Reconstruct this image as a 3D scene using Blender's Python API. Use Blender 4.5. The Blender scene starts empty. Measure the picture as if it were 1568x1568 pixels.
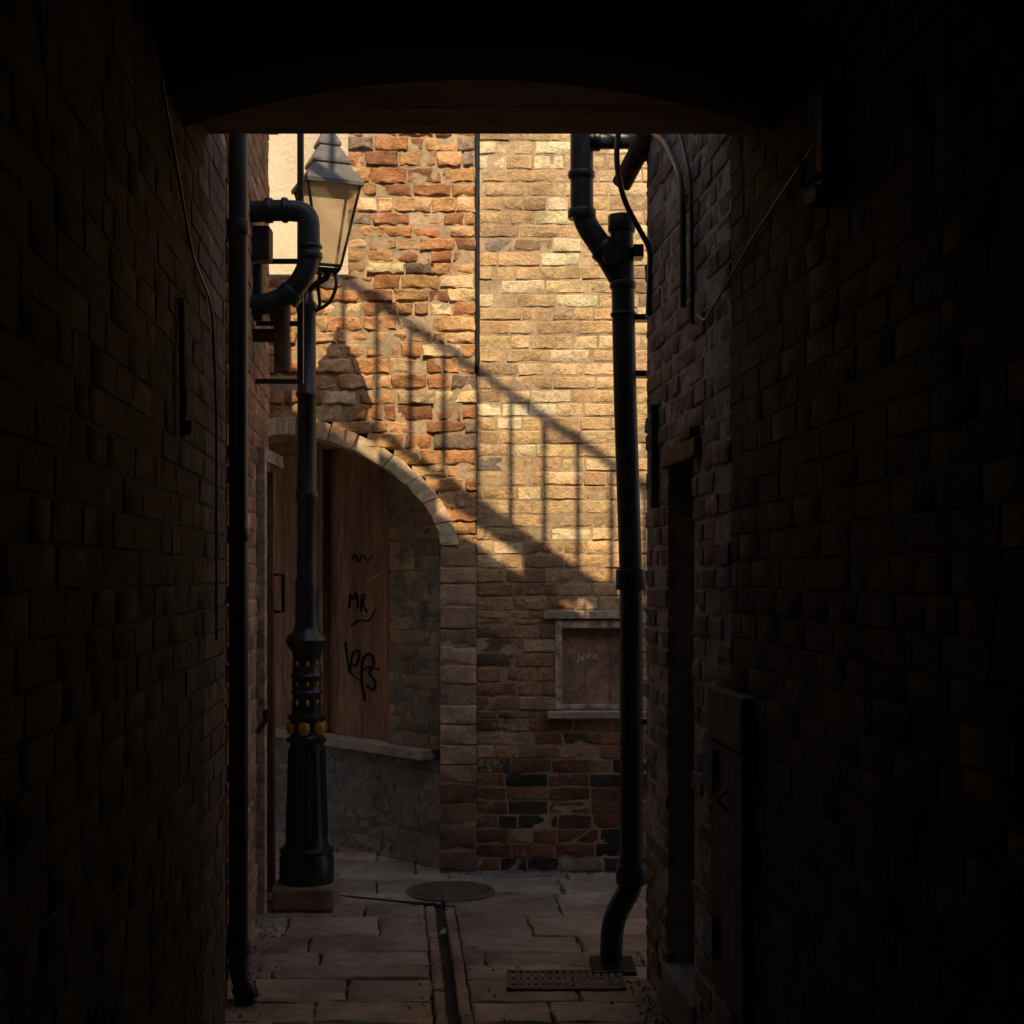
import bpy, math, random
from mathutils import Vector, noise
random.seed(7)
R=random.random
def U(a,b): return a+(b-a)*R()
scene=bpy.context.scene
AX=-0.0799                      # alley axis drift in X per metre of Y
def ax(y,off=0.0): return AX*y+off

# ------------------------------------------------------------------ materials
def new_mat(name):
    m=bpy.data.materials.new(name); m.use_nodes=True
    nt=m.node_tree; b=nt.nodes["Principled BSDF"]; return m,nt,b
def n(nt,t,**k):
    x=nt.nodes.new(t)
    for a,v in k.items(): setattr(x,a,v)
    return x
def noise_n(nt,scale,detail=3,rough=.6,vec=None):
    x=n(nt,'ShaderNodeTexNoise'); x.inputs['Scale'].default_value=scale
    x.inputs['Detail'].default_value=detail; x.inputs['Roughness'].default_value=rough
    if vec: nt.links.new(vec,x.inputs['Vector'])
    return x
def ramp(nt,fac,stops):
    r=n(nt,'ShaderNodeValToRGB'); e=r.color_ramp.elements
    while len(e)<len(stops): e.new(.5)
    for i,(p,c) in enumerate(stops):
        e[i].position=p; e[i].color=(c[0],c[1],c[2],1) if not isinstance(c,float) else (c,c,c,1)
    nt.links.new(fac,r.inputs[0]); return r
def mul(nt,a,b,fac=1.0,mode='MULTIPLY'):
    m=n(nt,'ShaderNodeMix',data_type='RGBA',blend_type=mode)
    if isinstance(fac,float): m.inputs[0].default_value=fac
    else: nt.links.new(fac,m.inputs[0])
    for s,v in ((6,a),(7,b)):
        if isinstance(v,tuple): m.inputs[s].default_value=(*v,1)
        else: nt.links.new(v,m.inputs[s])
    return m.outputs[2]
def bump(nt,b,h,strength,dist,prev=None):
    x=n(nt,'ShaderNodeBump'); x.inputs['Strength'].default_value=strength; x.inputs['Distance'].default_value=dist
    nt.links.new(h,x.inputs['Height'])
    if prev: nt.links.new(prev,x.inputs['Normal'])
    nt.links.new(x.outputs[0],b.inputs['Normal']); return x.outputs[0]
def surf(name,base=None,attr=False,rough=.9,lo=.55,hi=1.25,s1=3,s2=25,bs=.6,bd=.006,spec=.3,metal=0,wear=None,det=4,stretch=None):
    m,nt,b=new_mat(name)
    tc=n(nt,'ShaderNodeTexCoord').outputs['Object']
    if stretch:
        mp=n(nt,'ShaderNodeMapping'); mp.inputs['Scale'].default_value=stretch; nt.links.new(tc,mp.inputs[0]); tc=mp.outputs[0]
    a=noise_n(nt,s1,3,.65,tc); c=noise_n(nt,s2,det,.75,tc)
    if attr:
        at=n(nt,'ShaderNodeAttribute',attribute_name='tint'); src=at.outputs['Color']
    else: src=base
    r1=ramp(nt,a.outputs[0],[(.3,lo),(.7,hi)]); r2=ramp(nt,c.outputs[0],[(.3,lo*1.1),(.7,hi)])
    col=mul(nt,src,r1.outputs[0]); col=mul(nt,col,r2.outputs[0])
    if wear:
        mm=n(nt,'ShaderNodeMath',operation='MULTIPLY'); nt.links.new(a.outputs[0],mm.inputs[0]); nt.links.new(c.outputs[0],mm.inputs[1])
        sr=ramp(nt,mm.outputs[0],[(.31,0.0),(.42,.65)]); col=mul(nt,col,wear,sr.outputs[0],'MIX')
    nt.links.new(col,b.inputs['Base Color'])
    b.inputs['Roughness'].default_value=rough; b.inputs['Specular IOR Level'].default_value=spec
    b.inputs['Metallic'].default_value=metal
    bump(nt,b,c.outputs[0],bs,bd)
    return m
M={}
M['brick']=surf('weathered_brick',attr=True,lo=.56,hi=1.28,s1=2.6,s2=38,bs=1,bd=.014,wear=(.58,.46,.31))
M['brick_dim']=surf('sheltered_brick',attr=True,lo=.65,hi=1.25,s1=3,s2=26,bs=.8,bd=.007,det=3)
M['mortar']=surf('lime_mortar',(.47,.36,.24),lo=.6,hi=1.2,s1=4,s2=40,bd=.006)
M['mortar_dark']=surf('shade_dark_mortar',(.06,.06,.06),lo=.6,hi=1.3,det=2)  # near-black tone puts the passage shade into the mortar colour
M['mortar_pale']=surf('pale_mortar',(.46,.46,.44),lo=.55,hi=1.2,s1=4,s2=40,det=3)
M['stone']=surf('sandstone',attr=True,lo=.62,hi=1.22,s1=4,s2=30,bs=.8,bd=.008)
M['flag']=surf('flagstone',attr=True,rough=.48,lo=.6,hi=1.3,s1=3,s2=16,bs=.8,bd=.009,spec=.5)
M['soil']=surf('grimy_ground',(.06,.05,.043),lo=.5,hi=1.3,det=3)
M['render']=surf('cream_render',(.68,.58,.43),lo=.8,hi=1.1,s1=1.5,s2=30,bs=.8,bd=.01)
M['greyrender']=surf('stained_render',(.22,.20,.175),lo=.45,hi=1.4,s1=3.5,s2=18,bs=.9,bd=.012)
M['iron']=surf('black_iron_paint',(.013,.016,.020),rough=.34,lo=.7,hi=1.4,s1=9,s2=60,bs=.35,bd=.002,spec=.55,det=3)
M['bluepaint']=surf('blue_black_paint',(.010,.022,.030),rough=.4,lo=.6,hi=1.5,s1=9,s2=60,bs=.35,bd=.002,spec=.5,det=3)
M['dark']=surf('shade_dark_plaster',(.022,.021,.021),lo=.5,hi=1.5,det=2)  # shade of the passage interior put into a near-black plaster
M['beam']=surf('old_timber',(.34,.22,.16),lo=.45,hi=1.3,s1=2,s2=10,rough=.8,stretch=(.5,4,4))
M['board']=surf('plywood_hoarding',(.28,.15,.09),lo=.6,hi=1.3,s1=3,s2=12,rough=.8,bs=.3,stretch=(3,3,.5))
M['greyboard']=surf('grey_weathered_board',(.15,.145,.145),lo=.6,hi=1.3,s1=3,s2=12,rough=.8,bs=.3,stretch=(3,3,.5))
M['redboard']=surf('red_brown_board',(.28,.18,.13),lo=.5,hi=1.4,s1=5,s2=18,rough=.75,bs=.3)
M['white']=surf('peeling_white_paint',(.66,.56,.45),lo=.4,hi=1.25,s1=12,s2=30,rough=.7)
M['rust']=surf('rusty_pipe',(.13,.075,.045),lo=.5,hi=1.4,s1=8,s2=40,rough=.7)
M['cover']=surf('worn_cast_iron',(.13,.105,.085),lo=.6,hi=1.4,s1=8,s2=40,rough=.5)
M['gold']=surf('gold_paint',(.70,.42,.10),lo=.5,hi=1.2,s1=12,s2=50,rough=.4,metal=.3,bs=.2,bd=.002)
M['glass']=surf('dirty_lantern_glass',(.56,.49,.35),lo=.7,hi=1.15,s1=6,s2=20,rough=.25,bs=.1,bd=.001,spec=.6,det=2)
nt=M['glass'].node_tree; b=nt.nodes['Principled BSDF']
tr=n(nt,'ShaderNodeBsdfTranslucent'); tr.inputs[0].default_value=(.90,.76,.53,1)
ms=n(nt,'ShaderNodeMixShader'); ms.inputs[0].default_value=.5
tp=n(nt,'ShaderNodeBsdfTransparent'); tp.inputs[0].default_value=(1,.95,.85,1)
m2=n(nt,'ShaderNodeMixShader'); m2.inputs[0].default_value=.62
nt.links.new(b.outputs[0],ms.inputs[1]); nt.links.new(tr.outputs[0],ms.inputs[2])
nt.links.new(ms.outputs[0],m2.inputs[1]); nt.links.new(tp.outputs[0],m2.inputs[2])
nt.links.new(m2.outputs[0],nt.nodes['Material Output'].inputs[0])
M['ink_shade']=surf('spray_paint_and_shade_black',(.01,.01,.012),bs=.1,det=2)  # graffiti paint; also the painted-in shade of the arch rib
M['chalk']=surf('spray_paint_grey',(.60,.57,.53),bs=.1,det=2)
M['leaf']=surf('dry_leaf',(.5,.42,.25),bs=.1,det=2)
M['slate']=surf('lantern_metal',(.12,.12,.12),spec=.5,rough=.45)

# ------------------------------------------------------------------ mesh builder
class MB:
    def __init__(s): s.v=[];s.f=[];s.m=[];s.c=[]
    def add(s,vs,fs,mi=0,col=(.5,.5,.5)):
        o=len(s.v); s.v.extend(vs)
        for f in fs: s.f.append(tuple(i+o for i in f)); s.m.append(mi); s.c.append(col)
    def box(s,a,b,mi=0,col=(.5,.5,.5),frame=None):
        x0,y0,z0=a;x1,y1,z1=b
        P=[(x,y,z) for x in(x0,x1) for y in(y0,y1) for z in(z0,z1)]
        if frame: P=[frame(*p) for p in P]
        s.add(P,[(0,1,3,2),(4,6,7,5),(0,4,5,1),(2,3,7,6),(0,2,6,4),(1,5,7,3)],mi,col)
    def prism(s,poly,y0,y1,mi=0,col=(.5,.5,.5)):
        k=len(poly); P=[(x,y0,z) for x,z in poly]+[(x,y1,z) for x,z in poly]
        F=[tuple(range(k)),tuple(range(2*k-1,k-1,-1))]+[(i,(i+1)%k,k+(i+1)%k,k+i) for i in range(k)]
        s.add(P,F,mi,col)
    def tube(s,pts,r,seg=14,mi=0,col=(.5,.5,.5),caps=True):
        pts=[Vector(p) for p in pts]; rs=r if isinstance(r,list) else [r]*len(pts)
        t=[(pts[min(i+1,len(pts)-1)]-pts[max(i-1,0)]).normalized() for i in range(len(pts))]
        a=Vector((0,0,1)) if abs(t[0].z)<.9 else Vector((1,0,0))
        nn=(a-t[0]*a.dot(t[0])).normalized(); vs=[]
        for i,p in enumerate(pts):
            nn=(nn-t[i]*nn.dot(t[i])).normalized(); bb=t[i].cross(nn)
            for j in range(seg):
                q=2*math.pi*j/seg; vs.append(tuple(p+(nn*math.cos(q)+bb*math.sin(q))*rs[i]))
        fs=[(i*seg+j,i*seg+(j+1)%seg,(i+1)*seg+(j+1)%seg,(i+1)*seg+j) for i in range(len(pts)-1) for j in range(seg)]
        if caps: fs+= [tuple(range(seg-1,-1,-1)),tuple((len(pts)-1)*seg+j for j in range(seg))]
        s.add(vs,fs,mi,col)
    def lathe(s,prof,c,seg=24,mi=0,col=(.5,.5,.5),flute=0):
        cx,cy=c; vs=[]
        for r,z in prof:
            for j in range(seg):
                q=2*math.pi*j/seg; vs.append((cx+r*math.cos(q),cy+r*math.sin(q),z))
        fs=[(i*seg+j,i*seg+(j+1)%seg,(i+1)*seg+(j+1)%seg,(i+1)*seg+j) for i in range(len(prof)-1) for j in range(seg)]
        fs+= [tuple(range(seg-1,-1,-1)),tuple((len(prof)-1)*seg+j for j in range(seg))]
        s.add(vs,fs,mi,col)
    def obj(s,name,mats,parent=None,smooth=False,bevel=0):
        me=bpy.data.meshes.new(name); me.from_pydata([tuple(v) for v in s.v],[],s.f)
        for m in mats: me.materials.append(M[m])
        me.polygons.foreach_set('material_index',s.m)
        at=me.attributes.new('tint','FLOAT_COLOR','FACE')
        at.data.foreach_set('color',[x for c in s.c for x in (c[0],c[1],c[2],1)])
        if smooth:
            me.polygons.foreach_set('use_smooth',[True]*len(me.polygons))
            try: me.set_sharp_from_angle(angle=math.radians(40))
            except Exception: pass
        me.update(); o=bpy.data.objects.new(name,me); scene.collection.objects.link(o)
        if bevel:
            md=o.modifiers.new('bevel','BEVEL'); md.width=bevel; md.segments=2; md.limit_method='ANGLE'
        if parent: o.parent=parent
        return o
def empty(name):
    e=bpy.data.objects.new(name,None); scene.collection.objects.link(e); e.empty_display_size=.2; return e
def smooth_path(pts,r=.08,k=6):
    pts=[Vector(p) for p in pts]; out=[pts[0]]
    for i in range(1,len(pts)-1):
        a,b,c=pts[i-1],pts[i],pts[i+1]; d1=(a-b);d2=(c-b)
        rr=min(r,d1.length*.49,d2.length*.49); p=b+d1.normalized()*rr; q=b+d2.normalized()*rr
        for j in range(k+1):
            t=j/k; out.append(p*(1-t)**2+b*2*t*(1-t)+q*t*t)
    out.append(pts[-1]); return out

def masonry(mb,O,Ud,Vd,rows,spans,pal,L=(.10,.23),gap=.009,amp=.004,rel=.004,depth=.03,bev=.005,recess=.007,
            body=None,cell=.055,jit=.002,mort_i=1,brick_i=0,tilt=0):
    """rows: list of (v0,v1); spans(v)->[(u0,u1)]; local w axis = outward"""
    O=Vector(O);Ud=Vector(Ud).normalized();Vd=Vector(Vd).normalized();N=Ud.cross(Vd).normalized()
    if body is not None and body<0: N=-N; body=-body
    def W(u,v,w): return tuple(O+Ud*u+Vd*v+N*w)
    def nz(u,v,f,s=0): return noise.noise(Vector((u*f+s,v*f,s*1.3)))
    for v0,v1 in rows:
        for (s0,s1) in spans((v0+v1)/2):
            if s1-s0<.02: continue
            if body:
                mb.box((s0,v0-.0004,-body),(s1,v1+.0004,-recess),mort_i,(.3,.3,.3),W)
            u=s0-(U(0,L[1]*.6) if s1-s0>L[1]*2 else 0)
            while u<s1-.012:
                l=L[1]*U(.9,1.05) if R()<.62 else U(L[0],L[1]*.8)
                a=max(u,s0);b=min(u+l,s1); u+=l
                if s1-b<.05: b=s1;u=s1
                if b-a<.03: continue
                col=pal((a+b)/2,(v0+v1)/2)
                if col is None: continue
                ga=gap*.5; a2=a+ga*U(.6,1.4) if a>s0+.001 else a; b2=b-ga*U(.6,1.4) if b<s1-.001 else b
                c0=v0+ga*U(.6,1.4);c1=v1-ga*U(.6,1.4)
                sd=R()*50; off=(R()-.5)*2*rel
                nu=max(2,int((b2-a2)/cell)); nv=max(1,int((c1-c0)/cell)+1)
                us=[a2]+[a2+bev+(b2-a2-2*bev)*i/nu for i in range(nu+1)]+[b2]
                vs=[c0]+[c0+bev+(c1-c0-2*bev)*i/nv for i in range(nv+1)]+[c1]
                P=[];nuu=len(us);nvv=len(vs); tu=(R()-.5)*tilt; tv=(R()-.5)*tilt
                for j,vv in enumerate(vs):
                    for i,uu in enumerate(us):
                        edge=(i in(0,nuu-1)) or (j in(0,nvv-1))
                        w=off+nz(uu,vv,14,sd)*amp+nz(uu,vv,45,sd)*amp*.5+(uu-(a+b)/2)*tu+(vv-(v0+v1)/2)*tv
                        if edge: w-=bev*U(.7,1.3)
                        ju=nz(uu,vv,25,sd+9)*jit*2 ; jv=nz(uu,vv,25,sd+19)*jit*2
                        if a2==s0 and i==0: ju=0
                        P.append(W(uu+ju,vv+jv,w))
                F=[(j*nuu+i,j*nuu+i+1,(j+1)*nuu+i+1,(j+1)*nuu+i) for j in range(nvv-1) for i in range(nuu-1)]
                ring=[i for i in range(nuu)]+[j*nuu+nuu-1 for j in range(1,nvv)]+[(nvv-1)*nuu+i for i in range(nuu-2,-1,-1)]+[j*nuu for j in range(nvv-2,0,-1)]
                base=len(P)
                for idx in ring:
                    j,i=divmod(idx,nuu); P.append(W(us[i],vs[j],-depth))
                k=len(ring)
                F+=[(ring[q],base+q,base+(q+1)%k,ring[(q+1)%k]) for q in range(k)]
                mb.add(P,F,brick_i,col)
def rows_of(z0,z1,h,var=.0):
    r=[];z=z0
    while z<z1-.001:
        hh=h*(1+U(-var,var)); e=min(z+hh,z1)
        if z1-e<h*.4: e=z1
        r.append((z,e)); z=e
    return r
def jc(c,s=.12):
    k=1+U(-s,s); return tuple(max(0,min(.85,x*k*(1+U(-.04,.04)))) for x in c)
def pick(lst):
    t=R()*sum(w for w,_ in lst)
    for w,c in lst:
        t-=w
        if t<=0: return c
    return lst[-1][1]

# ------------------------------------------------------------------ ground
g=MB(); g.box((-150,-150,-.20),(150,150,-.035)); g.obj('ground',['soil'])
pv=MB()
def pal_flag(u,v):
    return jc(pick([(5,(.37,.305,.26)),(3,(.32,.275,.245)),(2,(.42,.34,.28)),(1,(.26,.225,.20))]),.12)
frows=[];y=2.5
while y<10.2:
    d=U(.17,.34); frows.append((y,y+d)); y+=d
def fspan(v):
    if v<6.86: return [(-3.2,.125),(.275,4)]
    return [(-3.2,4)]
masonry(pv,(0,0,0),(1,0,0),(AX,1,0),frows,fspan,pal_flag,L=(.3,.62),gap=.009,amp=.004,rel=.004,depth=.06,bev=.008,cell=.08,jit=.008,tilt=.02)
pv.obj('flagstone_paving',['flag','soil'],smooth=True)
gt=MB()
def pal_g(u,v): return jc((.30,.245,.20),.2)
for a,b in((.128,.180),(.220,.272)):
    masonry(gt,(0,0,.006),(AX,1,0),(1,0,0),[(a,b)],lambda v:[(2.5,6.86)],pal_g,L=(.25,.6),gap=.008,amp=.003,rel=.003,depth=.06,body=None,bev=.007,cell=.08)
for i in range(len(gt.v)):
    x,yy,z=gt.v[i]; gt.v[i]=(x,yy,.012-z)
gt.f=[tuple(reversed(f)) for f in gt.f]
gt.obj('stone_gutter',['flag'],smooth=True)
ck=MB()
cp=[(-.96,7.10),(-.87,7.08),(-.78,7.04),(-.68,7.00),(-.58,6.96),(-.47,6.925),(-.38,6.90),(-.34,6.87)]
ck.tube([(x,y,-.002) for x,y in cp],.011,8)
ck.obj('drain_channel',['soil'])
mc=MB(); cx,cy=-.31,7.17
mc.lathe([(.225,-.02),(.225,.008),(.22,.011),(.204,.011),(.202,.005),(.0,.005)],(cx,cy),40)
for i in range(-6,7):
    for j in range(-6,7):
        x,yy=i*.030,j*.030
        if x*x+yy*yy<.037: mc.box((cx+x-.010,cy+yy-.010,.004),(cx+x+.010,cy+yy+.010,.010))
mc.obj('manhole_cover',['cover'],bevel=.001)
dg=MB(); x0,x1,y0,y1=-.02,.44,5.46,5.72
for a,b in(((x0,y0),(x1,y0+.018)),((x0,y1-.018),(x1,y1)),((x0,y0),(x0+.018,y1)),((x1-.018,y0),(x1,y1))):
    dg.box((a[0],a[1],-.02),(b[0],b[1],.011))
for i in range(15):
    x=x0+.03+i*.029; dg.box((x,y0+.018,-.02),(x+.022,y1-.018,.009))
for j in (1,2): dg.box((x0+.018,y0+j*.087-.008,-.02),(x1-.018,y0+j*.087+.008,.0075))
dg.obj('drain_grate',['cover'])
lf=MB(); lf.add([(-.322,6.28,.012),(-.302,6.26,.02),(-.292,6.30,.016),(-.300,6.35,.028),(-.318,6.33,.018)],[(0,1,2,3,4)]); lf.obj('fallen_leaf',['leaf'])
# crumbs of mortar, grit and litter gathered along the foot of the walls
db=MB()
for i in range(420):
    k=R()
    if k<.35: yy=U(5.0,7.0); x=ax(yy,-.64)+abs(random.gauss(.0,.05))+.01
    elif k<.6: yy=U(4.9,5.6); x=ax(yy,.98)-abs(random.gauss(.0,.06))-.01
    elif k<.85: x=U(-.38,1.3); yy=7.63-abs(random.gauss(0,.05))
    else: yy=U(5,6.8); x=ax(yy,.2)+random.gauss(0,.12)
    s=U(.003,.009); q=U(0,3.1); c,sn=math.cos(q)*s,math.sin(q)*s
    db.add([(x+c,yy+sn,.004),(x-sn,yy+c,.004),(x-c*U(.6,1.2),yy-sn,.004),(x+sn,yy-c,.004),(x,yy,.006+s*.8)],[(0,1,4),(1,2,4),(2,3,4),(3,0,4)],0,jc(pick([(2,(.3,.2,.14)),(2,(.12,.1,.08)),(1,(.45,.38,.3))]),.3))
db.obj('wall_foot_grit',['stone'])

# ------------------------------------------------------------------ building with arch (far side)
bld=empty('brick_building')
FY=7.66
SEAM=-.19
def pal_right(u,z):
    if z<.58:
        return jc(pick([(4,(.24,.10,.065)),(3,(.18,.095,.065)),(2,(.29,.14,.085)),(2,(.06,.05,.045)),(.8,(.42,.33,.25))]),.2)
    if z<1.25:  # same brick as above; shade is painted into these darker courses
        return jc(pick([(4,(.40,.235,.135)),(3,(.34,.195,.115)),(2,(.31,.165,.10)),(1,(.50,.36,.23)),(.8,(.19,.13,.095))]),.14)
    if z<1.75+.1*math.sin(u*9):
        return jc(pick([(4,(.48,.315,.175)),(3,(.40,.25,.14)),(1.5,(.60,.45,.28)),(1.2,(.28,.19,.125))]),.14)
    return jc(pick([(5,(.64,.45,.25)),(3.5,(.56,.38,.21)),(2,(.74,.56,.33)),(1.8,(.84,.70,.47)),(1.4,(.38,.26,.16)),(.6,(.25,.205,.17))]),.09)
def pal_left(u,z):
    return jc(pick([(4,(.60,.335,.155)),(3,(.50,.245,.11)),(2.5,(.68,.42,.22)),(2,(.35,.165,.085)),(1.3,(.80,.58,.33)),(.7,(.24,.175,.13))]),.14)
WIN=(.232,.70,.868,1.361)
def sp_r(z):
    s=SEAM+(.016 if z>2.68 else .0015)
    if .826<z<1.407:
        a=WIN[0]-.0; 
        if z>1.361: a=.167
        elif z<.868: a=.19
        return [(s,a),(WIN[1],4.5)]
    return [(s,4.5)]
w=MB()
def frw(z0,z1): return rows_of(z0,z1,.0745,.06)
rr=frw(0,.826)+[(.826,.868)]+frw(.868,1.361)+[(1.361,1.407)]+frw(1.407,5.2)
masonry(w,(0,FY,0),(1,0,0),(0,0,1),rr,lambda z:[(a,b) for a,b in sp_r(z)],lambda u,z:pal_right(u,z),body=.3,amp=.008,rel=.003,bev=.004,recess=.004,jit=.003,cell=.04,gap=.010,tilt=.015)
w.obj('wall_buff_brick',['brick','mortar'],bld,smooth=True)
ACX,AA,AB,ZS=-1.21,.826,.605,1.748
AP=1.72
def ell(z,a,b):
    t=(z-ZS)/b
    return a*max(0,1-t**AP)**(1/AP) if 0<=t<1 else 0
def sp_l(z):
    e=SEAM-(.012 if z>2.68 else .002)
    lft=-2.8 if z<3.25 else -.883
    if z<ZS: return [(-2.8,-2.05)]
    h=ell(z,AA+.085,AB+.085)
    if h>0:
        r=[]
        if ACX+h<e: r.append((ACX+h,e))
        if lft<ACX-h: r.append((lft,ACX-h))
        return r
    return [(lft,e)]
w=MB()
rl=frw(0,ZS)+rows_of(ZS,5.2,.078,.18)
masonry(w,(0,FY,0),(1,0,0),(0,0,1),rl,sp_l,pal_left,L=(.07,.20),body=.3,amp=.020,rel=.008,bev=.006,recess=.009,jit=.006,gap=.012,cell=.026,tilt=.06)
w.obj('wall_red_brick',['brick','mortar'],bld,smooth=True)
w=MB(); w.box((SEAM-.03,FY+.10,0),(SEAM+.03,FY+.299,5.2)); w.obj('straight_joint',['mortar_dark'],bld)
w=MB(); w.tube([(SEAM+.002,FY+.006,2.72),(SEAM+.002,FY+.006,5.1)],.011,8); w.obj('joint_cable',['iron'],bld)
w=MB()
masonry(w,(0,FY-.012,0),(1,0,0),(0,0,1),rows_of(0,ZS+.02,.112,.25),lambda z:[(-.386,-.1925)],
   lambda u,z: jc(pick([(3,(.46,.33,.22)),(2,(.52,.39,.27)),(1,(.38,.26,.18))]),.12) if z>.5 else jc((.24,.155,.11),.25),
   L=(.19,.19),body=.32,amp=.010,rel=.004,bev=.006,recess=.005,gap=.008,cell=.04,jit=.004)
w.obj('arch_pier',['stone','mortar'],bld,smooth=True)
w=MB()
th=0.02; ths=[]
while th<math.pi: ths.append(th); th+=U(.17,.25)
ths[-1]=math.pi
def sc(t):
    c,s_=math.cos(t),math.sin(t); return math.copysign(abs(c)**(2/AP),c),max(0,s_)**(2/AP)
for a,b in zip(ths[:-1],ths[1:]):
    a+=.002;b-=.002; K=5; P=[];F=[]; pr=.020+U(-.003,.003); col=jc(pick([(3,(.66,.51,.33)),(2,(.76,.61,.42)),(1,(.54,.40,.25))]),.1)
    for yy in (FY-pr,FY+.31):
        for rr2 in (0,1):
            for k in range(K+1):
                t=a+(b-a)*k/K; ea,eb=AA+rr2*.095,AB+rr2*.095
                jn=U(-.003,.003); c_,s_=sc(t)
                P.append((ACX+ea*c_+jn,yy+ (U(-.003,.003)),ZS+eb*s_+jn))
    S=K+1
    for k in range(K):
        F+=[(k,k+1,S+k+1,S+k),(2*S+k,3*S+k,3*S+k+1,2*S+k+1),(k,2*S+k,2*S+k+1,k+1),(S+k,S+k+1,3*S+k+1,3*S+k)]
    F+=[(0,S,3*S,2*S),(K,2*S+K,3*S+K,S+K)]
    w.add(P,F,0,col)
w.obj('arch_ring',['stone'],bld,bevel=.004)
w=MB(); a,b,c,d=WIN
w.box((.167,FY-.02,1.362),(.70,FY+.06,1.406),0,(.55,.46,.36)); w.box((.19,FY-.045,.827),(.72,FY+.08,.867),0,(.50,.44,.36))
w.obj('window_stone_dressings',['stone'],bld,bevel=.005)
w=MB()
w.box((a,FY-.006,c+.003),(a+.038,FY+.08,d-.003)); w.box((b-.038,FY-.006,c+.003),(b,FY+.08,d-.003))
w.box((a+.039,FY-.004,d-.05),(b-.039,FY+.08,d-.005)); w.box((a+.039,FY+.03,c+.003),(b-.039,FY+.08,c+.03))
w.obj('window_frame',['white'],bld,bevel=.004)
w=MB()
for i in range(3):
    x=a+.039+i*.13; w.box((x,FY+.045+.002*(i%2),c+.03),(x+.1285,FY+.06,d-.05))
w.obj('window_board',['redboard'],bld,bevel=.002)
def strokes(name,lists,org,ud,sc_,r,mat,par):
    w=MB(); O=Vector(org); ud=Vector(ud).normalized()
    for L_ in lists: w.tube([tuple(O+ud*p[0]*sc_+Vector((0,0,p[1]*sc_))) for p in L_],r,6)
    return w.obj(name,[mat],par)
JK=[[(0,.0),(.1,-.1),(.25,.0),(.3,.6)],[(.5,.1),(.7,.5),(.85,.1),(.6,.0),(.5,.3)],[(1.0,.6),(.95,0)],[(1.25,.5),(1,.25),(1.3,0)],[(1.8,.5),(1.5,.4),(1.45,.1),(1.7,0),(1.9,.1)],[(1.5,.25),(1.8,.3)]]
strokes('window_graffiti',JK,(.345,FY+.043,1.135),(1,0,0),.065,.0026,'chalk',bld)

A=Vector((-.392,7.73,0)); D=Vector((-.708,.78,0)).normalized()
NN=Vector((-D.y*1.0,D.x,0))
if NN.dot(-A)<0: NN=-NN
w=MB()
Uv=-D; Oq=A+D*2.6
def pal_ang(u,z):
    return jc(pick([(3,(.31,.245,.18)),(2,(.28,.225,.175)),(1,(.37,.28,.19)),(1,(.22,.18,.15))]),.10)
def pal_low(u,z):
    return jc(pick([(3,(.22,.205,.185)),(2,(.20,.19,.175)),(1,(.25,.215,.175)),(1,(.16,.14,.12))]),.08)
L0=2.6
rws=rows_of(0,.585,.085,.15)
masonry(w,Oq,Uv,(0,0,1),rws,lambda z:[(0,L0)],pal_low,body=.3,amp=.008,gap=.004,recess=.001,rel=.001,bev=.0015)
masonry(w,Oq,Uv,(0,0,1),rows_of(.645,2.5,.08,.1),lambda z:[(L0-.45,L0)],pal_ang,body=.3,amp=.008,gap=.005,recess=.001,rel=.002,bev=.002)
w.obj('recess_wall',['brick_dim','greyrender'],bld,smooth=True)
def FR(u,o,z): p=A+D*u+NN*o; return (p.x,p.y,z)
w=MB(); w.box((.07,-.2,.587),(1.25,.07,.643),0,(.42,.38,.33),FR); w.box((1.35,-.2,.587),(2.4,.05,.643),0,(.36,.32,.28),FR)
w.obj('recess_sill',['stone'],bld,bevel=.006)
w=MB()
u=.455
for i,wd in enumerate((.05,.30,.33,.05,.05,.4,.4,.05,.3)):
    pr=-.02 if wd<.1 else -.06
    w.box((u,-.10,.645),(u+wd-.004,pr+.002*(i%2),2.35),0,(.1,.1,.1),FR); u+=wd
w.box((.455,-.10,2.352),(2.5,-.015,2.5),0,(.1,.1,.1),FR)
w.obj('boarded_shopfront',['board'],bld,bevel=.003)
def gpt(u,z): return FR(1.52-u,-.0565,z)
w=MB()
for L_,r in [([(.60,1.40),(.61,1.50),(.64,1.44),(.67,1.51),(.69,1.40)],.006),([(.72,1.38),(.725,1.49),(.77,1.48),(.73,1.435),(.78,1.38)],.006),([(.62,1.30),(.70,1.34),(.80,1.32),(.86,1.40)],.005),
           ([(.60,1.02),(.64,1.15),(.71,1.16),(.68,1.06),(.61,1.07)],.007),([(.76,.86),(.72,1.0),(.74,1.12),(.82,1.15),(.86,1.07),(.78,1.03),(.87,.98),(.84,.92),(.78,.95)],.009),([(.56,1.20),(.60,1.02),(.70,.98)],.006),
           ([(.62,1.68),(.66,1.74),(.69,1.66),(.74,1.73),(.78,1.67),(.84,1.72)],.004),([(.70,1.02),(.79,1.07),(.90,1.05)],.006)]:
    w.tube(smooth_path([gpt(a_,b_) for a_,b_ in L_],.05,4),r,6)
w.obj('graffiti',['ink_shade'],bld)
w=MB()
w.box((-3.2,7.965,2.52),(-.2,10.1,3.2)); w.box((-3.2,9.9,0),(-.2,10.12,2.5)); w.box((-.2,7.965,0),(4.5,10.1,5.15)); w.box((-.88,7.965,3.2),(-.2,10.1,5.15))  # soffit and back wall added to keep sky light out
w.obj('building_core',['mortar_dark'],bld)

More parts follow.
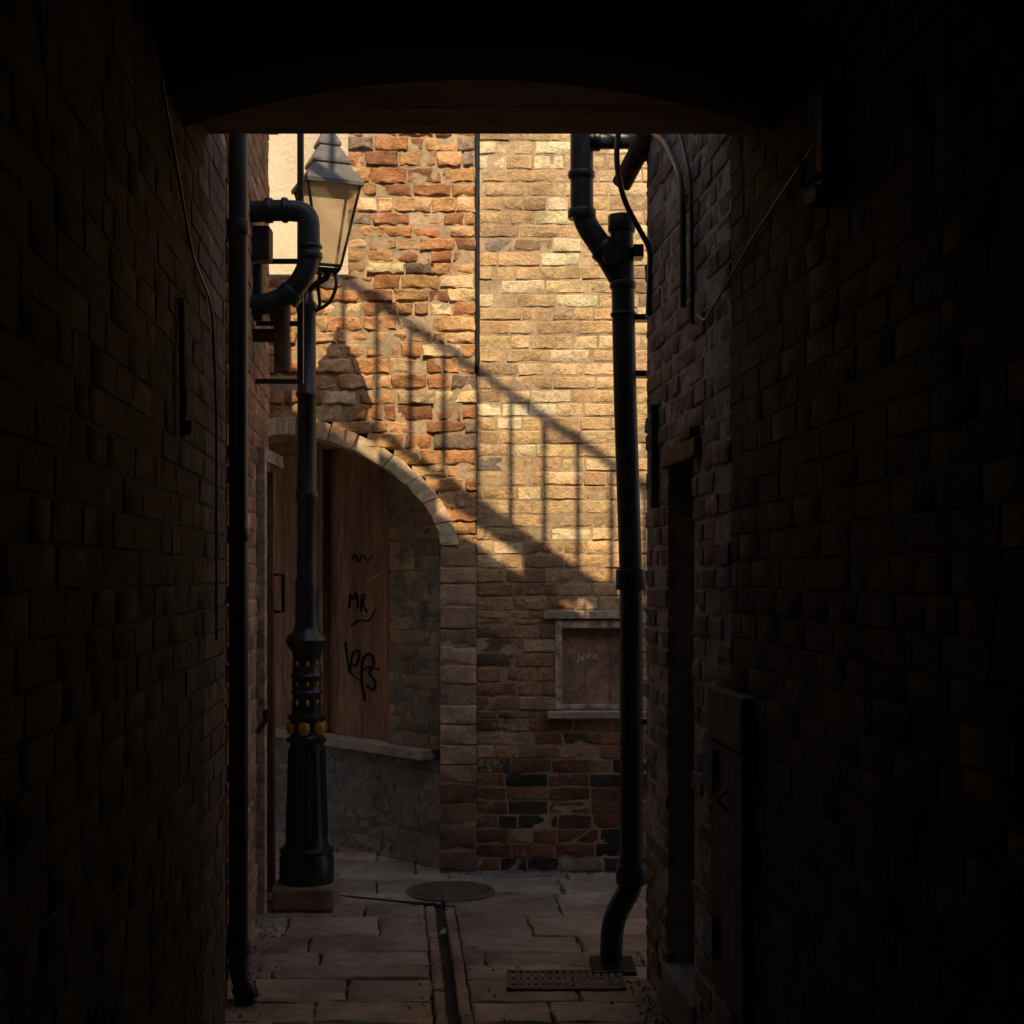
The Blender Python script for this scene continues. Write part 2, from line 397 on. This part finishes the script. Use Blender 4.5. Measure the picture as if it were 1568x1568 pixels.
h=empty('rendered_house')
w=MB(); w.box((-7,10.2,0),(3,15,7)); w.obj('walls',['render'],h)
w=MB(); w.prism([(-7.3,7.0),(3.3,7.0),(3.0,7.2),(-2,9.2),(-7.0,7.2)],10.0,15.2); w.obj('roof',['slate'],h)
w=MB()
for x in(-6,-3.9,-.6,1.2):
    w.box((x,10.14,5.2),(x+.9,10.199,6.5)); 
w.obj('windows',['iron'],h)
w=MB()
for x in(-6,-3.9,-.6,1.2): w.box((x-.08,10.08,5.08),(x+.98,10.198,5.19))
w.obj('window_sills',['white'],h)

# ------------------------------------------------------------------ left building
LBH=3.78
lb=empty('brick_building.001')
def pal_lb(u,z): return jc(pick([(4,(.46,.29,.19)),(3,(.41,.245,.155)),(2,(.52,.36,.24)),(1,(.26,.20,.16))]),.15)
w=MB()
def side(mb,off,y0,y1,z0,z1,pal,flip,**k):
    s=math.sqrt(1+AX*AX)
    sp=k.pop('sp',None)
    if flip<0:
        O=(ax(y0,off),y0,0); Ud=(AX,1,0)
        masonry(mb,O,Ud,(0,0,1),rows_of(z0,z1,.075,.04),sp or (lambda z:[(0,(y1-y0)*s)]),pal,**k)
    else:
        O=(ax(y1,off),y1,0); Ud=(-AX,-1,0)
        f=(lambda z:[((y1-b)*s,(y1-a)*s) for a,b in sp(z)]) if sp else (lambda z:[(0,(y1-y0)*s)])
        masonry(mb,O,Ud,(0,0,1),rows_of(z0,z1,.075,.04),f,lambda u,z:pal(y1-u/s,z),**k)
side(w,-.64,4.45,7.04,0,LBH,pal_lb,-1,body=.25,amp=.005,rel=.003,gap=.009,bev=.004,recess=.004)
w.obj('alley_wall',['brick_dim','mortar_pale'],lb,smooth=True)
w=MB()
P=[(ax(7.04,-.89),7.035),(ax(4.45,-.89),4.45),(-5,4.45),(-5,7.035)]
w.add([(x,y,z) for z in(0,LBH-.05) for x,y in P],[(0,1,2,3),(7,6,5,4),(0,4,5,1),(1,5,6,2),(2,6,7,3),(3,7,4,0)])
w.obj('core',['mortar_dark'],lb)
w=MB(); P=[(ax(7.04,-.60),7.08),(ax(4.45,-.60),4.45),(-5,4.45),(-5,7.08)]
w.add([(x,y,z) for z in(LBH+.01,LBH+.08) for x,y in P],[(0,1,2,3),(7,6,5,4),(0,4,5,1),(1,5,6,2),(2,6,7,3),(3,7,4,0)]); w.obj('coping',['mortar'],lb)
w=MB()
masonry(w,(-5,7.05,0),(1,0,0),(0,0,1),rows_of(0,LBH,.075),lambda z:[(0,3.79-.01)],pal_lb,body=-.01,gap=.01,cell=.1)
w.obj('end_wall',['brick_dim','mortar'],lb,smooth=True)
w=MB()
x=ax(6.47,-.62); w.box((x-.02,6.44,.06),(x+.018,6.50,2.18)); w.box((x-.02,6.50,2.12),(x+.012,7.0,2.18))
w.obj('door_frame',['white'],lb,bevel=.004)
w=MB(); x=ax(6.98,-.61); w.box((x-.04,6.93,.05),(x+.005,7.0,2.1)); w.obj('door_edge',['board'],lb,bevel=.003)
w=MB(); w.tube([(x+.0,6.95,1.42),(x+.05,6.95,1.42),(x+.05,6.95,1.60),(x,6.95,1.60)],.010,8); w.obj('door_handle',['iron'],lb)
w=MB(); x=ax(6.3,-.625); w.tube([(x,6.3,0.9),(x+.03,6.33,.95),(x+.03,6.33,1.0)],.012,8); w.obj('wall_hook',['iron'],lb)

# ------------------------------------------------------------------ right building
rb=empty('brick_building.002')
def pal_rb(y,z):
    return jc(pick([(4,(.23,.205,.19)),(3,(.26,.195,.16)),(2,(.19,.185,.18)),(1,(.36,.30,.26))]),.18)
DY0,DY1,DZ=4.72,5.18,2.0
RBH=3.45
def sp_rb(z):
    if z<DZ: return [(4.2,DY0),(DY1,5.62)]
    return [(4.2,5.62)]
w=MB(); side(w,.98,4.2,5.62,0,RBH,pal_rb,1,sp=sp_rb,body=.22,amp=.009,rel=.005,gap=.012,recess=.003,bev=.004,cell=.045)
w.obj('alley_wall',['brick_dim','mortar_pale'],rb,smooth=True)
w=MB(); P=[(ax(4.2,1.21),4.2),(ax(5.615,1.21),5.615),(5,5.615),(5,4.2)]
w.add([(x,y,z) for z in(0,RBH-.05) for x,y in P],[(3,2,1,0),(4,5,6,7),(0,1,5,4),(1,2,6,5),(2,3,7,6),(3,0,4,7)]); w.obj('core',['mortar_dark'],rb)
w=MB(); masonry(w,(5,5.63,0),(-1,0,0),(0,0,1),rows_of(0,RBH,.075),lambda z:[(0,5-.56)],lambda u,z:pal_rb(0,0),body=-.01,gap=.01,cell=.1) ; w.obj('end_wall',['brick_dim','mortar_pale'],rb,smooth=True)
def RW(off,y,z): return (ax(y,.98)+off,y,z)
w=MB(); w.box((.13,DY0+.01,.2),(.17,DY1-.01,1.98),0,(.1,.1,.1),RW)
for z in (.35,1.15): w.box((.120,DY0+.07,z),(.129,DY1-.07,z+.65),0,(.1,.1,.1),RW)
w.obj('door',['iron'],rb,bevel=.004)
w=MB(); w.box((-.02,DY0-.05,.0),(.2,DY1+.03,.185),0,(.30,.29,.28),RW); w.obj('door_step',['stone'],rb,bevel=.012)
w=MB(); w.box((-.022,DY0-.11,1.985),(.05,DY1-.12,2.05),0,(.1,.1,.1),RW); w.box((-.03,DY0-.08,2.05),(.03,DY0+.06,2.085),0,(.1,.1,.1),RW); w.box((-.015,DY1-.11,1.99),(.05,DY1+.06,2.03),0,(.1,.1,.1),RW)
w.obj('broken_door_lintel',['rust'],rb,bevel=.008)

cb=MB()
cb.tube(smooth_path([RW(-.02,5.55,3.35),RW(-.02,5.1,3.15),RW(-.02,4.80,2.93),RW(-.02,4.79,2.50)],.12),.011,8)
cb.tube(smooth_path([RW(-.016,5.6,3.5),RW(-.016,4.9,3.15),RW(-.016,4.68,2.9),RW(-.016,4.66,2.42)],.12),.007,8)
cb.tube(smooth_path([(.425,5.5,3.44),(.40,5.5,3.20),(.43,5.5,3.05),(.50,5.52,2.93),(.535,5.50,2.86),(.528,5.5,2.60)],.08),.011,8)
cb.tube([RW(-.015,5.36,1.85),RW(-.015,5.36,2.24)],.016,8)
cb.tube(smooth_path([RW(-.010,4.6,2.44),RW(-.010,4.5,2.40),RW(-.010,3.9,2.52),RW(-.010,3.2,2.62)],.1),.004,8)
cb.obj('wall_cable',['iron'],None,smooth=True)

uc=empty('utility_cupboard')
w=MB(); w.box((-.03,3.93,.36),(.03,4.33,1.10),0,(.1,.1,.1),RW); w.box((-.036,3.91,1.105),(.03,4.35,1.26),0,(.1,.1,.1),RW); w.obj('timber_case',['greyboard'],uc,bevel=.006)
w=MB()
for z in(.52,1.02): w.box((-.05,4.22,z-.06),(-.031,4.345,z+.06),0,(.1,.1,.1),RW)
w.tube([RW(-.03,4.10,.98),RW(-.06,4.10,.95),RW(-.03,4.10,.92)],.007,8)
w.obj('hinges',['iron'],uc,bevel=.002)
w=MB(); w.box((-.03,3.19,2.46),(.0,3.24,2.69),0,(.1,.1,.1),RW); w.tube([RW(-.03,3.2,2.50),RW(-.07,3.2,2.47),RW(-.07,3.2,2.53)],.01,8); w.box((-.05,3.17,2.44),(0,3.26,2.47),0,(.1,.1,.1),RW)
w.obj('wall_bracket',['rust'],None,bevel=.003)

# ------------------------------------------------------------------ covered passage (camera stands inside)
cpg=empty('covered_passage')
def pal_tun(u,z): return jc(pick([(4,(.08,.072,.072)),(3,(.068,.064,.066)),(1,(.11,.085,.075))]),.15)  # wall brick darkened: the passage shade is in the colour
def pal_tl(u,z): return pal_tun(u,z) if u<3.1 else jc((.17,.165,.16),.15)  # paler bricks at the mouth paint in daylight on the jamb
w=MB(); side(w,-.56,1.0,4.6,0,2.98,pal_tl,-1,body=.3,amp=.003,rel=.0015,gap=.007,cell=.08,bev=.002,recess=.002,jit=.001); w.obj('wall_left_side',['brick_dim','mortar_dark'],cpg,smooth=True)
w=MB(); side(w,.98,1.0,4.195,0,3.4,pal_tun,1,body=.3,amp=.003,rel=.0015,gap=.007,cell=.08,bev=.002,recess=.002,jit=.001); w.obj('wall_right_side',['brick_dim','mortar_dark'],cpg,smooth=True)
w=MB(); w.box((-2.5,-3,3.25),(2.5,4.0,3.45)); w.box((-2.5,-3.2,-.03),(2.5,-3,3.5)); w.box((-5,4.0,3.2),(4,4.19,3.5));  # end wall behind the camera added to shut out daylight
w.box((-1.0,-3,0),(-.57,.99,3.24)); w.box((.99,-3,0),(1.4,.99,3.24))
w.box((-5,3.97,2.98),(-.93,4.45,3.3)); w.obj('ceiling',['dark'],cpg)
w=MB(); 
w.box((-1.25,3.702,2.897),(.66,3.945,3.2)); w.box((-1.25,3.95,2.90),(.66,4.2,3.2))
w.obj('timber_lintel',['beam'],cpg,bevel=.006)
w=MB(); poly=[]
Rr=2.37; cxz=-.098; zt=2.887
for i in range(25):
    x=-1.0+i*1.9/24; poly.append((x, zt-(Rr-math.sqrt(Rr*Rr-(x-cxz)**2))))
poly+=[(.9,3.26),(-1.0,3.26)]
w.prism(poly,3.45,3.70); w.obj('arch_rib',['ink_shade'],cpg)  # rib coloured near-black to carry the shade overhead
w=MB(); w.box((-5,3.96,0),(ax(4.4,-.86),4.44,3.19)); w.box((ax(4.0,1.28),3.9,0),(5,4.195,3.19)); w.obj('flank_bounce_masonry',['render'],cpg)  # out of view; cream finish put on to bounce light into the court
w=MB()
w.tube(smooth_path([(ax(3.3,-.55),3.3,2.75),(ax(3.8,-.55),3.8,2.45),(ax(4.2,-.55),4.2,2.40),(ax(4.3,-.55),4.3,2.1),(ax(4.3,-.55),4.3,1.4)],.1),.004,8)
w.tube([(ax(3.6,-.55),3.6,2.3),(ax(3.6,-.545),3.6,1.95)],.008,8); w.tube(smooth_path([(ax(3.6,-.55),3.6,2.0),(ax(3.6,-.53),3.6,1.95),(ax(3.6,-.53),3.6,1.99)],.02),.007,8)
w.obj('passage_cable',['iron'],cpg,smooth=True)

# external staircase over the passage (its railing shadow falls on the facing wall)
es=empty('external_staircase')
TE=1.0; DX=-.06
SY=4.15; SX=-DX*(FY-SY); SZ=(FY-SY)*TE
def SL(x,z740): return z740+SZ-.70*((x-SX)-(-.155))
xs=(-3.2,1.8)
xk=-.40+SX; xm=-.72+SX
w=MB()
for a,b,zz in ((xs[0],xm,1.785),(xm+.001,xk,1.86),(xk+.001,xs[1],1.745)):  # unseen coping, heights stepped to steer the sun strip across the arch
    w.prism([(a,3.46),(b,3.46),(b,SL(b,zz)),(a,SL(a,zz))],SY-.14,SY)
w.box((xs[1]+.001,SY-.14,3.46),(3.2,SY,SL(xs[1],1.745)+.2))
w.obj('sloping_parapet',['render'],es)
w=MB()
x=xs[0]; 
while x<xs[1]-.25:
    w.box((x,SY-1.1,3.46),(x+.247,SY-.15,max(3.5,SL(x+.25,1.40)))); x+=.25
w.obj('steps',['mortar'],es)
def rail(zc,h,y0,y1,x0,x1,mb): mb.prism([(x0,SL(x0,zc)-h/2),(x1,SL(x1,zc)-h/2),(x1,SL(x1,zc)+h/2),(x0,SL(x0,zc)+h/2)],y0,y1)
w=MB()
rail(2.68,.04,SY-.018,SY+.018,xs[0],2.4,w)
w.obj('handrail',['iron'],es)
w=MB(); rail(1.940,.108,SY-.008,SY+.008,xs[0],xm-.0005,w); rail(1.968,.055,SY-.008,SY+.008,xm,xk-.0005,w); rail(1.920,.150,SY-.008,SY+.008,xk,2.0,w); w.obj('stringer',['iron'],es)
w=MB()
X0=(577-784)*.003517+SX
for i in range(-13,14):
    x=X0+i*.1805; w.box((x-.015,SY-.010,SL(x,1.98)),(x+.015,SY+.010,SL(x,2.67)))
w.obj('balusters',['iron'],es)
w=MB(); 
x=.115+SX; w.box((x-.055,SY-.03,SL(x,1.745)-.1),(x+.055,SY+.005,SL(x,1.9)))
w.obj('rail_post',['iron'],es)
w=MB(); rail(1.79,.012,SY-.008,SY+.008,.17+SX,1.2,w); w.obj('lower_rod',['iron'],es)

# ------------------------------------------------------------------ pipes
def pipe(name,paths,r,collars,mat='iron',extra=None):
    e=empty(name)
    for i,pth in enumerate(paths):
        w=MB(); w.tube(pth,r if not isinstance(r,(list,tuple)) else r[i],20); w.obj('pipe_%d'%(i+1),[mat],e,smooth=True)
    w=MB()
    for p,d,rr,l in collars:
        p=Vector(p);d=Vector(d).normalized(); a=p-d*l/2;b=p+d*l/2
        w.tube([a,a+d*.006,b-d*.006,b],[rr*.94,rr,rr,rr*.94],20)
    w.obj('collars',[mat],e,smooth=True)
    if extra: extra(e)
    return e
PY=5.8
main=smooth_path([(.447,PY,3.01),(.462,PY,2.3),(.485,PY,1.6),(.487,PY,.40),(.487,PY,.33),(.412,PY+.02,.19),(.405,PY+.03,.01)],.07)
br=smooth_path([(.284,PY,3.46),(.285,PY,3.05),(.37,PY,2.93),(.445,PY,2.80)],.09)
tp_=[(.29,PY,3.37),(.68,PY,3.375)]
def ex(e):
    w=MB(); w.tube([(.57,5.45,3.42),(.50,5.62,3.27),(.44,5.72,3.17)],.04,18); w.tube([(.51,5.60,3.28),(.50,5.62,3.265)],.047,18); w.obj('rusty_outlet',['rust'],e,smooth=True)
    w=MB(); w.box((.32,PY-.12,-.01),(.50,PY+.12,.016)); w.obj('foot_plate',['iron'],e,bevel=.006)
    w=MB()
    for z in(2.65,2.42,1.0): w.box((.44,PY-.01,z-.012),(.60,PY+.06,z+.012))
    w.box((.49,PY-.08,2.88),(.53,PY+.0,2.93)); w.obj('wall_clips',['iron'],e)
pipe('drainpipe',[main,br,tp_],[.047,.047,.036],[((.447,PY,3.03),(0,0,1),.056,.07),((.452,PY,2.78),(0,0,1),.054,.03),((.455,PY,2.66),(0,0,1),.054,.02),
   ((.485,PY,1.58),(0,0,1),.062,.085),((.487,PY,.38),(0,0,1),.064,.08),((.283,PY,3.23),(0,0,1),.055,.03),((.285,PY,3.07),(0,0,1),.058,.04),((.345,PY,3.37),(1,0,0),.043,.03),
   ((.375,PY,2.925),(.7,0,-.6),.057,.04),((.405,PY-.04,2.89),(0,1,0),.040,.05)],'bluepaint',ex)
SYp=6.2
sw=smooth_path([(-1.16,SYp,3.18),(-1.0,SYp,3.19),(-.885,SYp,3.18),(-.880,SYp,2.93),(-1.0,SYp,2.79),(-1.16,SYp,2.77)],.11)
def ex2(e):
    w=MB(); w.tube([(-1.02,SYp+.1,2.80),(-1.02,SYp+.1,2.50)],.035,14); w.tube([(-1.16,SYp+.1,2.66),(-1.02,SYp+.1,2.66)],.03,14);w.tube([(-1.05,SYp+.12,2.75),(-1.01,SYp+.1,2.75)],.05,14); w.obj('branch_pipe',['rust'],e,smooth=True)
    w=MB(); w.box((-1.15,SYp+.02,2.98),(-1.06,SYp+.12,3.13)); w.box((-1.14,SYp+.05,2.72),(-1.10,SYp+.10,2.97)); w.obj('hopper',['bluepaint'],e,bevel=.012)
pipe('drainpipe.001',[sw],.046,[((-1.06,SYp,3.188),(1,0,0),.055,.035),((-.99,SYp,3.189),(1,0,0),.055,.025),((-.881,SYp,2.99),(0,0,1),.055,.03),((-.881,SYp,3.03),(0,0,1),.055,.015),((-.97,SYp,2.82),(.7,0,.7),.057,.05)],'bluepaint',ex2)
x=ax(5.33,-.60)
pipe('drainpipe.002',[smooth_path([(x,5.33,LBH),(x,5.33,.12),(x+.03,5.30,.05)],.05)],.036,[((x,5.33,2.9),(0,0,1),.042,.06),((x,5.33,1.75),(0,0,1),.042,.05),((x,5.33,.2),(0,0,1),.042,.05),((x+.03,5.31,.04),(.4,-.3,-1),.046,.06)])
fr=MB()
for z in(3.01,2.73,2.47): fr.box((-1.16,6.39,z-.011),(-.962,6.41,z+.011))
fr.box((-.965,6.385,2.455),(-.938,6.415,3.75)); fr.obj('pipe_support_bracket',['iron'],None,bevel=.003)

# ------------------------------------------------------------------ street lamp
sl=empty('street_lamp')
LX,LY=-.990,6.86
w=MB(); masonry(w,(LX-.145,LY-.145,0),(1,0,0),(0,0,1),[(0,.125)],lambda v:[(0,.29)],lambda u,z:(.34,.25,.175),L=(.29,.29),amp=.012,depth=.29,bev=.012,cell=.03)
w.box((LX-.144,LY-.13,0),(LX+.144,LY+.145,.12),0,(.34,.25,.175))
w.obj('stone_plinth',['stone'],sl,smooth=True)
w=MB()
prof=[(.130,.12),(.132,.14),(.130,.24),(.120,.262),(.132,.268),(.132,.280),(.108,.290),(.100,.33),(.092,.50),(.084,.72),(.082,.79),(.094,.795),(.098,.812),(.084,.818),
 (.076,.83),(.076,.90),(.090,.905),(.092,.920),(.072,.93),(.068,1.02),(.078,1.035),(.068,1.05),(.072,1.10),(.080,1.115),(.070,1.13),(.066,1.20),(.074,1.235),(.096,1.262),(.102,1.285),(.092,1.305),(.070,1.32),(.058,1.36),
 (.053,1.5),(.058,1.56),(.051,1.58),(.050,1.95),(.057,1.965),(.057,1.99),(.048,2.01),(.045,2.45),(.052,2.46),(.052,2.475),(.045,2.485),(.043,2.85),(.050,2.87),(.052,2.90),(.034,2.92),(.026,2.97),(.0,2.98)]
w.lathe(prof,(LX,LY),28); 
for k in range(14):
    q=2*math.pi*k/14; 
    w.tube([(LX+.096*math.cos(q),LY+.096*math.sin(q),.34),(LX+.082*math.cos(q),LY+.082*math.sin(q),.76)],.008,6)
w.obj('post',['iron'],sl,smooth=True)
w=MB()
for k in range(6):
    q=2*math.pi*k/6+.5; X,Y=LX+.074*math.cos(q),LY+.074*math.sin(q)
    w.lathe([(.0,.828),(.02,.836),(.030,.862),(.024,.888),(.0,.900)],(X,Y),12)
for z in (.985,1.075,1.17):
    for k in range(8):
        q=2*math.pi*k/8+.2; X,Y=LX+.064*math.cos(q),LY+.064*math.sin(q)
        w.lathe([(.0,z-.02),(.008,z-.012),(.011,z),(.007,z+.014),(.0,z+.02)],(X,Y),8)
w.obj('gilded_bosses',['gold'],sl,smooth=True)
CX,CY=-.882,6.80; rot=math.radians(22)
def ring(hw,z,turn=rot,cx=CX,cy=CY):
    return [(cx+hw*math.sqrt(2)*math.cos(turn+math.pi/4+i*math.pi/2),cy+hw*math.sqrt(2)*math.sin(turn+math.pi/4+i*math.pi/2),z) for i in range(4)]
w=MB()
zb,zt_=3.07,3.45; b_=ring(.052,zb);t_=ring(.128,zt_)
w.add(b_+t_,[(i,(i+1)%4,4+(i+1)%4,4+i) for i in range(4)]); w.obj('glazing',['glass'],sl)
w=MB()
for i in range(4):
    w.tube([b_[i],t_[i]],.007,6); w.tube([b_[i],b_[(i+1)%4]],.008,6); w.tube([t_[i],t_[(i+1)%4]],.010,6)
w.add(ring(.056,zb-.012)+ring(.04,zb-.035),[(0,1,2,3),(7,6,5,4)]+[(i,4+i,4+(i+1)%4,(i+1)%4) for i in range(4)])
w.tube(smooth_path([(LX,LY,2.95),(LX+.03,LY-.02,2.99),(CX,CY,3.02),(CX,CY,3.06)],.04),.016,10)
for s in(-1,1):
    w.tube(smooth_path([(LX+.02,LY,2.86),(LX+.09+s*.03,LY-.05*s,2.90),(CX+s*.05,CY-.03*s,2.98),(CX+s*.035,CY,3.045)],.04),.009,8)
w.obj('lantern_frame',['iron'],sl)
w=MB()
lv=[(.142,3.44),(.144,3.458),(.082,3.545),(.090,3.553),(.090,3.565),(.048,3.64),(.055,3.645),(.055,3.657),(.033,3.70),(.0,3.72)]
V=[]; 
for hw,z in lv: V+=ring(max(hw,.002),z)
w.add(V,[(0,1,2,3)]+[(k*4+i,k*4+(i+1)%4,k*4+4+(i+1)%4,k*4+4+i) for k in range(len(lv)-1) for i in range(4)])
w.lathe([(.03,3.69),(.036,3.705),(.02,3.72),(.028,3.74),(.022,3.76),(.008,3.775),(.012,3.79),(.0,3.81)],(CX,CY),12)
w.obj('lantern_roof',['slate'],sl,bevel=.003)

# ------------------------------------------------------------------ light & camera
sd=Vector((DX,1,-TE)).normalized()
L=bpy.data.lights.new('sun','SUN'); L.energy=5; L.color=(1,.76,.45); L.angle=math.radians(.4)
lo=bpy.data.objects.new('sun',L); scene.collection.objects.link(lo); lo.rotation_euler=sd.to_track_quat('-Z','Y').to_euler(); lo.location=(0,-6,9)
wd=bpy.data.worlds.new('World'); scene.world=wd; wd.use_nodes=True; nt=wd.node_tree
bg=nt.nodes['Background']; sk=nt.nodes.new('ShaderNodeTexSky'); sk.sky_type='NISHITA'; sk.sun_disc=False
sk.sun_elevation=math.atan2(TE,1.0); sk.sun_rotation=math.radians(176.6); sk.dust_density=2.5; sk.air_density=.9; sk.ozone_density=1
nt.links.new(sk.outputs[0],bg.inputs[0]); bg.inputs[1].default_value=.14
cam=bpy.data.cameras.new('camera'); co=bpy.data.objects.new('camera',cam); scene.collection.objects.link(co)
cam.sensor_width=36; cam.lens=50; cam.shift_y=96/1568; cam.clip_start=.05; cam.clip_end=500
co.location=(0,0,1.6); co.rotation_euler=(math.radians(90),0,0); scene.camera=co
scene.view_settings.view_transform='Standard'; scene.view_settings.look='None'; scene.view_settings.exposure=0; scene.view_settings.gamma=1
